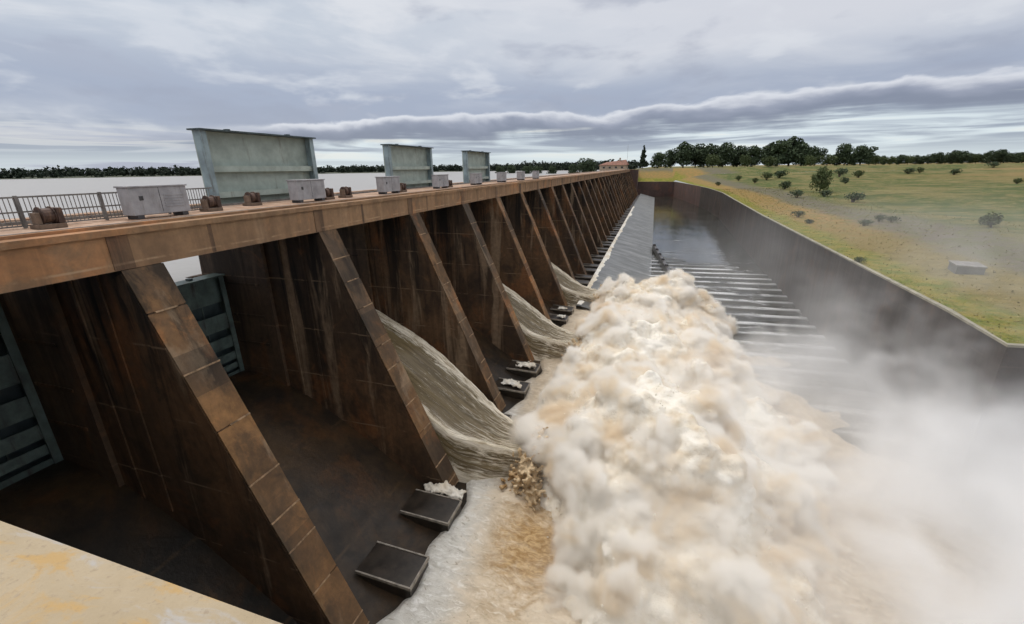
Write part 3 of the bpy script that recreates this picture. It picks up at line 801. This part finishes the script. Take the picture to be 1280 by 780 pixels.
# ------------------------------------------------------------------ water jets
def interp(pts, ts):
    pts = np.array(pts, float); L = np.concatenate([[0], np.cumsum(np.linalg.norm(np.diff(pts, axis=0), axis=1))]); L /= L[-1]
    out = np.stack([np.interp(ts, L, pts[:, k]) for k in range(3)], 1)
    for _ in range(6):   # soften the polyline
        out[1:-1] = .25*out[:-2] + .5*out[1:-1] + .25*out[2:]
    return out
far = [(-28.6,32.6,12.6),(-26,32.6,12.5),(-23.6,32.5,11.95),(-19.5,32.3,10.05),(-16.1,31.5,8.4),(-12.7,30.3,6.4),(-10.1,29,5.3),(-7.2,27.2,5.0),(-4.8,26.8,5.2)]
mid = [(-28.6,28.5,12.6),(-26,28.5,12.3),(-23,28.4,11.2),(-19,28.2,8.9),(-16,27.9,6.9),(-12.6,27.5,4.9),(-10,27.0,4.1),(-7.3,26.8,4.2),(-4.8,26.6,4.5)]
near = [(-28.6,23.8,12.6),(-25,23.8,12.4),(-20.5,23.8,11.4),(-17,23.8,9.6),(-14.7,23.9,7.75),(-12.7,24.2,5.9),(-9.7,25,4.8),(-7.6,26.2,4.0),(-4.8,26.3,3.9)]
bot = [(-28.6,23.75,9.9),(-25,23.75,9.2),(-20.5,23.75,6.9),(-16.5,23.75,4.4),(-13.8,23.75,2.6),(-12.3,23.5,1.3),(-10.3,23.8,.9),(-8.0,24.6,.7),(-4.8,25,.6)]
fbt = [(x, y+.1, max(z-2.6, .6)) for x, y, z in far]
N1, N2 = 150, 90
ts = np.linspace(0, 1, N1)
rails = [interp(r_, ts) for r_ in (fbt, far, mid, near, bot)]
vk = np.array([0, .04, .34, .66, 1.0])
P = np.zeros((N1, N2, 3)); UV = np.zeros((N1, N2, 2)); vv = np.linspace(0, 1, N2)
for i in range(N1):
    A5 = np.array([r_[i] for r_ in rails])
    for k in range(3): P[i, :, k] = np.interp(vv, vk, A5[:, k])
    UV[i, :, 0] = ts[i]; UV[i, :, 1] = vv
for _ in range(3): P[:, 1:-1] = .25*P[:, :-2] + .5*P[:, 1:-1] + .25*P[:, 2:]
for i in range(N1):
    for j in range(N2):
        x, y, z = P[i, j]; rim = max(0, 1-abs(vv[j]-.08)/.12) + max(0, 1-abs(vv[j]-.66)/.1) + .35
        amp = .55*rim*(.12 + .5*max(0, ts[i]-.25))
        P[i, j, 2] += amp*.75*fbm((x*.55, y*1.9, 3.0), 4) + amp*.35*abs(fbm((x*1.6, y*2.5, z), 3))
        P[i, j, 1] += amp*.3*fbm((x*.9, y*1.4, 9.0 + z), 3)
jet0 = grid_obj('water_jet', P, M['jet'], UV, flip=True)
tag(jet0, 'nearest tan sheet of water pouring out below the largest raised gate', 'water jet', 'jets of water under the raised gates', 'thing')
for k, lb in ((1, 'middle sheet of water pouring out below the middle raised gate'), (2, 'farthest small sheet of water pouring out below the farthest raised gate')):
    c = jet0.copy(); COL.objects.link(c); c.location = (-.1*k, 22*k, -.3*k); tag(c, lb)

# ------------------------------------------------------------------ foaming water over the near apron
xs = np.linspace(-12.6, 60, 240); xs = -12.6 + (np.linspace(0, 1, 260)**1.5)*75; yy = np.concatenate([np.linspace(.6, 34, 170), np.linspace(34.4, 78, 60)])
P = np.zeros((len(xs), len(yy), 3))
for i, x in enumerate(xs):
    for j, y in enumerate(yy):
        e = -12.0 + .8*fbm((y*.22, 5, 0), 3) + .35*math.sin(y*.9)
        q = min(1, max(0, (x-e)/1.2))
        z = 1.55 + 1.0*q - .10*max(0, x+8) * (1 if x < 6 else 0) - (1.4 if x >= 6 else 0)
        z = 1.5 + .85*q - 1.3*min(1, max(0, (x+9)/16))
        r_ = min(1, max(.15, (x+12)/5))
        z += r_*(.35*fbm((x*.30, y*.30, 1), 4) + .16*abs(fbm((x*1.1, y*1.3, 2), 4)) + .10*fbm((x*2.6, y*2.6, 5), 3))
        if y > 70: z -= (y-70)*.25
        z -= 2.2*min(1, max(0, (x-13 + (y-44)*.6 + 14*fbm((x*.09, y*.09, 6), 5))/14))
        P[i, j] = (x, y, z)
aw = grid_obj('apron_water', P, M['apron_water'], flip=False); tag(aw, kind='structure')

# ------------------------------------------------------------------ the boiling foam
def foam_env(x, y):
    left = -8.3 + .5*math.cos(2*math.pi*(y-28)/22) if y > 29 else -7.8 + (29-y)*.36
    right = 13.5 + 1.2*math.sin(y*.21) - min(2.0, max(0, (y-45)*.08))
    s = (x-left)/(right-left)
    if s < 0 or s > 1: return -1
    A = 6.0 + 2.5*math.cos(2*math.pi*(y-29)/22) + 3.6*fbm((x*.15, y*.15, 3.7), 2)
    if y < 24: A *= max(.25, 1-(24-y)*.035)
    if y > 50: A *= 1 - .22*min(1, (y-50)/15)
    if y > 72: A *= max(0, 1-(y-72)/12)
    prof = (1-math.exp(-(x-left)/2.3))*(1-s**2.6)**.8
    return max(.2, A*prof - .55)
def ico(sub):
    bm = bmesh.new(); bmesh.ops.create_icosphere(bm, subdivisions=sub, radius=1)
    v = np.array([q.co[:] for q in bm.verts]); f = np.array([[q.index for q in ff.verts] for ff in bm.faces]); bm.free(); return v, f
IV, IF = ico(2); IV1, IF1 = ico(1)
def spheres(lst, V, F, jitter=0):
    vs, fs = [], []
    for k, (c, r) in enumerate(lst):
        fs.append(F + k*len(V)); vs.append(V*np.array(r) + np.array(c))
    return np.concatenate(vs), np.concatenate(fs)
sp = []
for k in range(2600):
    x = rng.uniform(-9, 15); y = rng.uniform(7, 88); h = foam_env(x, y)
    if h < .3: continue
    r = rng.choice([.7, 1.0, 1.4, 2.0, 2.7], p=[.25, .27, .23, .17, .08]); r = min(r, .35 + h*.4)
    z = h - r*rng.uniform(.5, 1.2) + .6
    sp.append(((x, y, z), (r, r, r*.92)))
for k in range(900):   # fill
    x = rng.uniform(-8.5, 13); y = rng.uniform(7, 86); h = foam_env(x, y)
    if h < .5: continue
    r = 1.5; sp.append(((x, y, max(.2, h*rng.uniform(.1, .8)-.6)), (r, r, r)))
v, f = spheres(sp, IV, IF)
me = bpy.data.meshes.new('foam_plume'); me.from_pydata(v.tolist(), [], f.tolist()); me.materials.append(M['foam'])
fo = bpy.data.objects.new('foam_plume', me); COL.objects.link(fo)
def vtex(name, size, typ='VORONOI'):
    tx = bpy.data.textures.new(name, typ)
    if typ == 'VORONOI':
        tx.noise_scale = size; tx.distance_metric = 'DISTANCE_SQUARED' if False else 'DISTANCE'; tx.noise_intensity = 1.0
    else:
        tx.noise_scale = size; tx.noise_depth = 3
    return tx
def mod_remesh(o, vs):
    m = o.modifiers.new('r', 'REMESH'); m.mode = 'VOXEL'; m.voxel_size = vs; m.use_smooth_shade = True
def mod_disp(o, tx, s, mid):
    m = o.modifiers.new('d', 'DISPLACE'); m.texture = tx; m.texture_coords = 'GLOBAL'; m.strength = s; m.mid_level = mid
def bake(o):
    dg = bpy.context.evaluated_depsgraph_get(); ev = o.evaluated_get(dg)
    nm = bpy.data.meshes.new_from_object(ev); o.modifiers.clear(); old = o.data; o.data = nm; bpy.data.meshes.remove(old)
mod_remesh(fo, .42)
sm_ = fo.modifiers.new('s', 'SMOOTH'); sm_.iterations = 3; sm_.factor = .5
mod_disp(fo, vtex('lobes_large', 3.2), -2.6, .45)
mod_remesh(fo, .26)
mod_disp(fo, vtex('lobes_mid', 1.15), -.85, .45)
mod_remesh(fo, .18)
mod_disp(fo, vtex('lobes_small', .52), -.20, .45)
mod_disp(fo, vtex('lobes_tiny', .3, 'CLOUDS'), .10, .5)
bake(fo)
fo.data.polygons.foreach_set('use_smooth', [True]*len(fo.data.polygons))
print('foam verts', len(fo.data.vertices))
tag(fo, 'huge boiling mass of cream white foam thrown up below the dam', 'foam', kind='stuff')
# flying droplets and clots around the jet tips
def droplets(name, spots, mat, label):
    lst = []
    for (c, rad, n, r0, r1) in spots:
        for k in range(n):
            d = rng.normal(size=3)*np.array(rad); r = rng.uniform(r0, r1)*(1 if rng.random() < .8 else 1.7)
            lst.append(((c[0]+d[0], c[1]+d[1], max(.8, c[2]+d[2])), (r*rng.uniform(.8, 1.5), r, r*rng.uniform(.7, 1.2))))
    v, f = spheres(lst, IV1, IF1)
    me = bpy.data.meshes.new(name); me.from_pydata(v.tolist(), [], f.tolist()); me.materials.append(mat)
    o = bpy.data.objects.new(name, me); COL.objects.link(o)
    mod_remesh(o, .10); mod_disp(o, vtex(name+'_t', .35), -.30, .45); mod_remesh(o, .07); mod_disp(o, vtex(name+'_u', .14), -.10, .5); bake(o)
    o.data.polygons.foreach_set('use_smooth', [True]*len(o.data.polygons))
    tag(o, label, 'splash', kind='stuff'); return o
def fling(name, spots, mat, label):
    lst = []; V, F = IV1, IF1; vs, fs = [], []
    for (c, rad, n, r0, r1, dr) in spots:
        for k in range(n):
            q = rng.normal(size=3); d = q*np.array(rad); ax = np.array(dr) + q*.55; ax /= np.linalg.norm(ax)
            r = rng.uniform(r0, r1); l = r*rng.uniform(1.3, 3.0)
            B = V*r + np.outer(V @ ax, ax)*(l-r)
            fs.append(F + len(vs)*len(V)); vs.append(B + np.array(c) + d)
    me = bpy.data.meshes.new(name); me.from_pydata(np.concatenate(vs).tolist(), [], np.concatenate(fs).tolist()); me.materials.append(mat)
    o = bpy.data.objects.new(name, me); COL.objects.link(o)
    mod_remesh(o, .065); q = o.modifiers.new('s', 'SMOOTH'); q.iterations = 6; q.factor = .5
    mod_disp(o, vtex(name+'_a', .45), -.22, .45); mod_disp(o, vtex(name+'_b', .15), -.07, .45); bake(o)
    o.data.polygons.foreach_set('use_smooth', [True]*len(o.data.polygons)); tag(o, label, 'splash', kind='stuff'); return o
spots = []
for k, m_ in ((0, 1.0), (1, .6), (2, .4)):
    spots += [((-7.1,25.0+22*k,2.6), (.55,.5,.9), int(520*m_), .05, .21, (.7,-.2,.7)), ((-6.5,27.0+22*k,4.6), (.4,.4,.45), int(200*m_), .05, .18, (.8,0,.6)),
              ((-6.5,24.0+22*k,2.3), (.5,.5,.6), int(220*m_), .05, .18, (.7,-.3,.5))]
mud = fling('muddy_splash', spots, M['splash'], 'ochre muddy water bursting into spray at the jet tips')
sp2 = []
for k in range(520):
    x = rng.uniform(-8.5, 10); y = rng.uniform(10, 84); h = foam_env(x, y)
    if h > 1: sp2.append(((x, y, h + .5), (.5, .5, .5), 9, .03, .10))
for k in range(60):
    y = rng.uniform(9, 28); x = -8.8 + (29-y)*.52 - rng.random()*1.3
    pass
caps = []
for (x, y, z) in ((-12.9,21.7,3.1),(-12.2,21.9,3.1),(-11.4,21.9,2.9),(-12.6,37.6,3.3),(-11.6,37.4,3.3),(-12.4,42.0,3.3),(-11.4,42.2,3.3),(-12.0,63.5,3.3),(-11.4,59.5,3.3)):
    caps.append(((x, y, z-.05), (.34, .24, .10), 130, .03, .10))
droplets('block_froth', caps, M['foam'], 'white froth splashing over the chute blocks beside the jets')
lst = []
for (c, rad, n, r0, r1) in sp2:
    for k in range(n):
        d = rng.normal(size=3)*np.array(rad); r = rng.uniform(r0, r1); lst.append(((c[0]+d[0], c[1]+d[1], c[2]+d[2]), (r, r, r)))
OV = np.array([(1,0,0),(-1,0,0),(0,1,0),(0,-1,0),(0,0,1),(0,0,-1)], float); OF = np.array([(0,2,4),(2,1,4),(1,3,4),(3,0,4),(2,0,5),(1,2,5),(3,1,5),(0,3,5)])
v, f = spheres(lst, OV, OF); me = bpy.data.meshes.new('spray_droplets'); me.from_pydata(v.tolist(), [], f.tolist()); me.materials.append(M['foam'])
o = bpy.data.objects.new('spray_droplets', me); COL.objects.link(o); tag(o, 'fine cream droplets flying off the boiling foam', 'spray', kind='stuff')

# ------------------------------------------------------------------ drifting spray mist (volume)
b = MB(); b.box(-11.5, 95, 2, 150, -.5, 22.3); mist = b.build('spray_mist', M['foam']); tag(mist, 'pale spray mist drifting right over the basin and bank', 'mist', kind='stuff')
mv = bpy.data.materials.new('mist_volume'); mv.use_nodes = True; t = NT(mv.node_tree); t.n.remove(t.n['Principled BSDF'])
vp = t.node('ShaderNodeVolumePrincipled', {'Density': 1.0, 'Color': (.990,.993,.998,1), 'Anisotropy': .1})
t.l.new(vp.outputs[0], t.n['Material Output'].inputs['Volume'])
mv.cycles.volume_step_rate = 2.4
mist.data.materials[0] = mv
# the density is a voxel grid computed from noise by a geometry-node tree
gt = bpy.data.node_groups.new('mist_density', 'GeometryNodeTree')
gt.interface.new_socket('Geometry', in_out='INPUT', socket_type='NodeSocketGeometry'); gt.interface.new_socket('Geometry', in_out='OUTPUT', socket_type='NodeSocketGeometry')
t = NT(gt)
p = t.node('GeometryNodeInputPosition').outputs[0]
def xf(p, s, off=(0,0,0)):
    nd = t.node('ShaderNodeVectorMath', operation='MULTIPLY_ADD'); t.l.new(p, nd.inputs[0]); nd.inputs[1].default_value = s; nd.inputs[2].default_value = off
    return nd.outputs[0]
def ell(c, s):
    q = xf(p, tuple(1/k for k in s), tuple(-a/k for a, k in zip(c, s)))
    nd = t.node('ShaderNodeVectorMath', operation='LENGTH'); t.l.new(q, nd.inputs[0]); return nd.outputs['Value']
nz = t.add(t.mul(t.noise(xf(p, (1, 1, 1.2)), .13, 5, .6, .8), .8), t.mul(t.noise(xf(p, (1, 1, 1.2)), .42, 4, .6, .6), .2))
nzz = t.sub(nz, .5)
core = t.ramp(t.add(ell((28,21,.5), (20,31,12.5)), t.mul(nzz, 2.3)), .30, .98, 1, 0)
plume = t.ramp(t.add(ell((6,26,1), (13,26,11)), t.mul(nzz, 1.3)), .62, 1.0, 1, 0)
wisp = t.mul(t.ramp(ell((31,42,3), (25,32,19)), .2, 1.0, 1, 0), t.ramp(nz, .46, .64))
thin = t.ramp(ell((45,75,4), (52,75,19)), .1, 1.0, 1, 0)
bil = t.ramp(t.add(ell((19,51,1), (8.5,11,6.5)), t.mul(nzz, 2.4)), .55, .95, 1, 0)
den = t.add(t.add(t.mul(bil, .13), t.add(t.mul(core, .5), t.mul(plume, .04))), t.add(t.mul(wisp, .10), t.mul(t.mul(thin, t.ramp(nz, .35, .62, .15, 1.5)), .0125)))
vc = t.node('GeometryNodeVolumeCube', {'Density': den, 'Background': 0.0, 'Min': (-11.5, 2, -.5), 'Max': (95, 150, 22.3), 'Resolution X': 180, 'Resolution Y': 240, 'Resolution Z': 46})
sm = t.node('GeometryNodeSetMaterial', {'Material': mv}); t.l.new(vc.outputs[0], sm.inputs[0])
go = t.node('NodeGroupOutput'); t.l.new(sm.outputs[0], go.inputs[0])
md = mist.modifiers.new('density', 'NODES'); md.node_group = gt
# fine spray hugging the foam: density falls with the distance from its surface
b = MB(); b.box(-11, 17, 4, 92, .2, 14.5); sv = b.build('foam_spray', M['foam']); tag(sv, 'soft white spray hanging over the boiling foam', 'spray', kind='stuff')
mv2 = mv.copy(); mv2.name = 'foam_spray_volume'; sv.data.materials[0] = mv2; mv2.cycles.volume_step_rate = 1.7
t = NT(mv2.node_tree); pv_ = next(nd for nd in t.n if nd.type == 'PRINCIPLED_VOLUME')
nb_ = t.noise(pos(t), .27, 4, .62, .7)
t.set(pv_.inputs['Color'], t.mix(t.ramp(nb_, .46, .63), (.990,.975,.947), (.945,.868,.745)))
gt = bpy.data.node_groups.new('foam_spray_density', 'GeometryNodeTree')
gt.interface.new_socket('Geometry', in_out='INPUT', socket_type='NodeSocketGeometry'); gt.interface.new_socket('Geometry', in_out='OUTPUT', socket_type='NodeSocketGeometry')
t = NT(gt); p = t.node('GeometryNodeInputPosition').outputs[0]
oi = t.node('GeometryNodeObjectInfo', {'Object': fo}); px_ = t.node('GeometryNodeProximity', target_element='POINTS')
jg = t.node('GeometryNodeJoinGeometry'); t.l.new(oi.outputs['Geometry'], jg.inputs[0])
t.l.new(jg.outputs[0], px_.inputs[0]); dist = px_.outputs['Distance']
wp = t.node('ShaderNodeTexNoise', {'Scale': .5, 'Detail': 3.0}); t.l.new(p, wp.inputs['Vector'])
wv = t.node('ShaderNodeVectorMath', operation='MULTIPLY_ADD'); t.l.new(wp.outputs[1], wv.inputs[0]); wv.inputs[1].default_value = (1.6, 1.6, 1.6); t.l.new(p, wv.inputs[2])
pw = wv.outputs[0]
v1 = t.voro(pw, .30, 'SMOOTH_F1').outputs['Distance']; v2 = t.voro(pw, .80, 'SMOOTH_F1').outputs['Distance']; v3 = t.voro(pw, 2.1, 'SMOOTH_F1').outputs['Distance']
n1 = t.noise(p, .22, 4, .6, .6)
bill = t.sub(t.add(.72, t.mul(t.sub(n1, .5), 1.9)), t.add(t.mul(v1, .74), t.add(t.mul(v2, .32), t.mul(v3, .24))))
den = t.mul(t.ramp(t.sub(t.mul(bill, 2.6), dist), -.05, .42), 4.5)
den = t.add(den, t.mul(t.math('EXPONENT', t.mul(dist, -1.9)), t.ramp(n1, .40, .70, .02, .20)))
den = t.mul(t.mul(den, t.ramp(dist, 2.0, 3.0, 1, 0)), t.ramp(t.sep(p)[0], -9.4, -7.6))
vc = t.node('GeometryNodeVolumeCube', {'Density': den, 'Background': 0.0, 'Min': (-11, 4, .2), 'Max': (17, 92, 14.5), 'Resolution X': 110, 'Resolution Y': 345, 'Resolution Z': 56})
sm = t.node('GeometryNodeSetMaterial', {'Material': mv2}); t.l.new(vc.outputs[0], sm.inputs[0])
go = t.node('NodeGroupOutput'); t.l.new(sm.outputs[0], go.inputs[0])
md = sv.modifiers.new('density', 'NODES'); md.node_group = gt

# ------------------------------------------------------------------ sky, sun
w = bpy.data.worlds.new('World'); scene.world = w; w.use_nodes = True; t = NT(w.node_tree)
for nd in list(t.n): t.n.remove(nd)
SUN_EL, SUN_AZ = R(58), R(-62)      # azimuth clockwise from +Y
d = t.node('ShaderNodeTexCoord').outputs['Generated']; s = t.sep(d)
el = t.mul(t.math('ARCSINE', s[2]), 57.2958); az = t.mul(t.math('ARCTAN2', s[0], s[1]), 57.2958)
q = t.comb(t.mul(az, .1), t.mul(el, .25), 0)
q2 = t.comb(t.mul(az, .045), t.mul(el, .20), 2.0)
pu = t.noise(q, .55, 7, .55, .3); pu2 = t.noise(q2, 1.0, 6, .55, .5)
vq = t.voro(t.comb(t.mul(az, .20), t.mul(el, .26), 1.3), 1.0, 'SMOOTH_F1').outputs['Distance']
vq2 = t.voro(t.comb(t.mul(az, .55), t.mul(el, .7), 4.3), 1.0, 'SMOOTH_F1').outputs['Distance']
ridge = t.add(t.add(t.add(7.3, t.mul(az, .037)), t.mul(t.sub(pu, .5), 6.2)), t.add(t.mul(vq, -1.0), t.mul(t.mul(vq2, pu), -.9)))
dl = t.sub(ridge, el)                      # degrees below the cloud's upper edge
# upper layer
hi = t.mix(t.ramp(el, 7, 15), (.38,.43,.55), (.575,.625,.70))
hi = t.mix(t.mul(t.ramp(pu2, .44, .66), t.ramp(el, 8, 14, .25, .9)), hi, (.77,.785,.82))
hi = t.mix(t.mul(t.ramp(pu2, .30, .44, 1, 0), .6), hi, (.40,.43,.53))
hi = t.mix(t.mul(t.ramp(az, -45, 15), t.ramp(el, 8, 14)), hi, (.69,.705,.76))
hi = t.mix(t.ramp(el, 18, 65), hi, (1.45,1.42,1.40))
q3 = t.comb(t.mul(az, .085), t.mul(el, .24), 7.5); pn = t.noise(q3, 1.0, 5, .52, .15)
hi = t.mix(t.mul(t.ramp(pn, .52, .66), t.ramp(el, 20, 6, .35, .6)), hi, (.78,.80,.84))
hi = t.mix(t.mul(t.ramp(pn, .46, .30), .5), hi, (.34,.37,.47))
# band cloud: bright puffy top, dark body, pale stripes beneath
body = t.mix(t.ramp(t.add(dl, t.mul(t.sub(pu2, .5), 1.2)), 0, 1.2), (.76,.78,.84), (.34,.37,.47))
body = t.mix(t.ramp(t.add(dl, t.mul(t.sub(pu, .5), 1.5)), .7, 2.0), body, (.24,.27,.36))
st = t.noise(t.comb(t.mul(az, .055), t.mul(el, .95), 4), 1.0, 6, .55, .6)
low = t.mix(t.ramp(st, .38, .60), (.32,.37,.47), (.74,.83,.88))
low = t.mix(t.mul(t.ramp(st, .56, .68), t.ramp(az, -70, -20, 1, .6)), low, (.92,.90,.83))
low = t.mix(t.ramp(el, 3.0, .4, 0, .7), low, (.72,.81,.84))
low = t.mix(t.mul(t.mul(t.ramp(az, -38, -58), t.ramp(st, .40, .56)), t.mul(t.ramp(el, 1.6, 3.2), t.ramp(el, 6.2, 4.2))), low, (.93,.89,.79))
body = t.mix(t.ramp(t.add(dl, t.mul(t.sub(st, .5), 3)), 1.9, 3.6), body, low)
lm = t.ramp(t.add(az, t.mul(t.sub(pu2, .5), 50)), -60, -42)       # towards the left the band breaks up
body = t.mix(lm, t.mix(t.ramp(st, .40, .60), low, (.42,.46,.57)), body)
edge_ = t.math('DIVIDE', dl, t.add(t.mul(t.sub(1.0, lm), 1.6), .25))
cl = t.mix(t.ramp(edge_, -.6, 1.0), hi, body)
cl = t.mix(t.ramp(el, -.5, -3), cl, (.25,.25,.24))
sky = t.node('ShaderNodeTexSky', sky_type='NISHITA', sun_disc=False, sun_elevation=SUN_EL, sun_rotation=SUN_AZ)
bg1 = t.node('ShaderNodeBackground', {'Color': sky.outputs[0], 'Strength': .10})
bg2 = t.node('ShaderNodeBackground', {'Color': cl, 'Strength': 1.0})
mx_ = t.node('ShaderNodeMixShader'); mx_.inputs[0].default_value = .92
t.l.new(bg1.outputs[0], mx_.inputs[1]); t.l.new(bg2.outputs[0], mx_.inputs[2])
out = t.node('ShaderNodeOutputWorld'); t.l.new(mx_.outputs[0], out.inputs[0])
sun = bpy.data.lights.new('sun', 'SUN'); sun.energy = 1.5; sun.angle = R(12); sun.color = (1, .94, .86)
so = bpy.data.objects.new('sun', sun); COL.objects.link(so)
sd = Vector((math.sin(SUN_AZ)*math.cos(SUN_EL), math.cos(SUN_AZ)*math.cos(SUN_EL), math.sin(SUN_EL)))
so.rotation_euler = sd.to_track_quat('Z', 'Y').to_euler()

scene.view_settings.view_transform = 'Standard'; scene.view_settings.look = 'None'
scene.view_settings.exposure = 0; scene.view_settings.gamma = 1
scene.cycles.max_bounces = 10; scene.cycles.diffuse_bounces = 4; scene.cycles.volume_bounces = 10; scene.cycles.transparent_max_bounces = 8
scene.cycles.use_denoising = True
scene.cycles.use_adaptive_sampling = True; scene.cycles.adaptive_threshold = .04
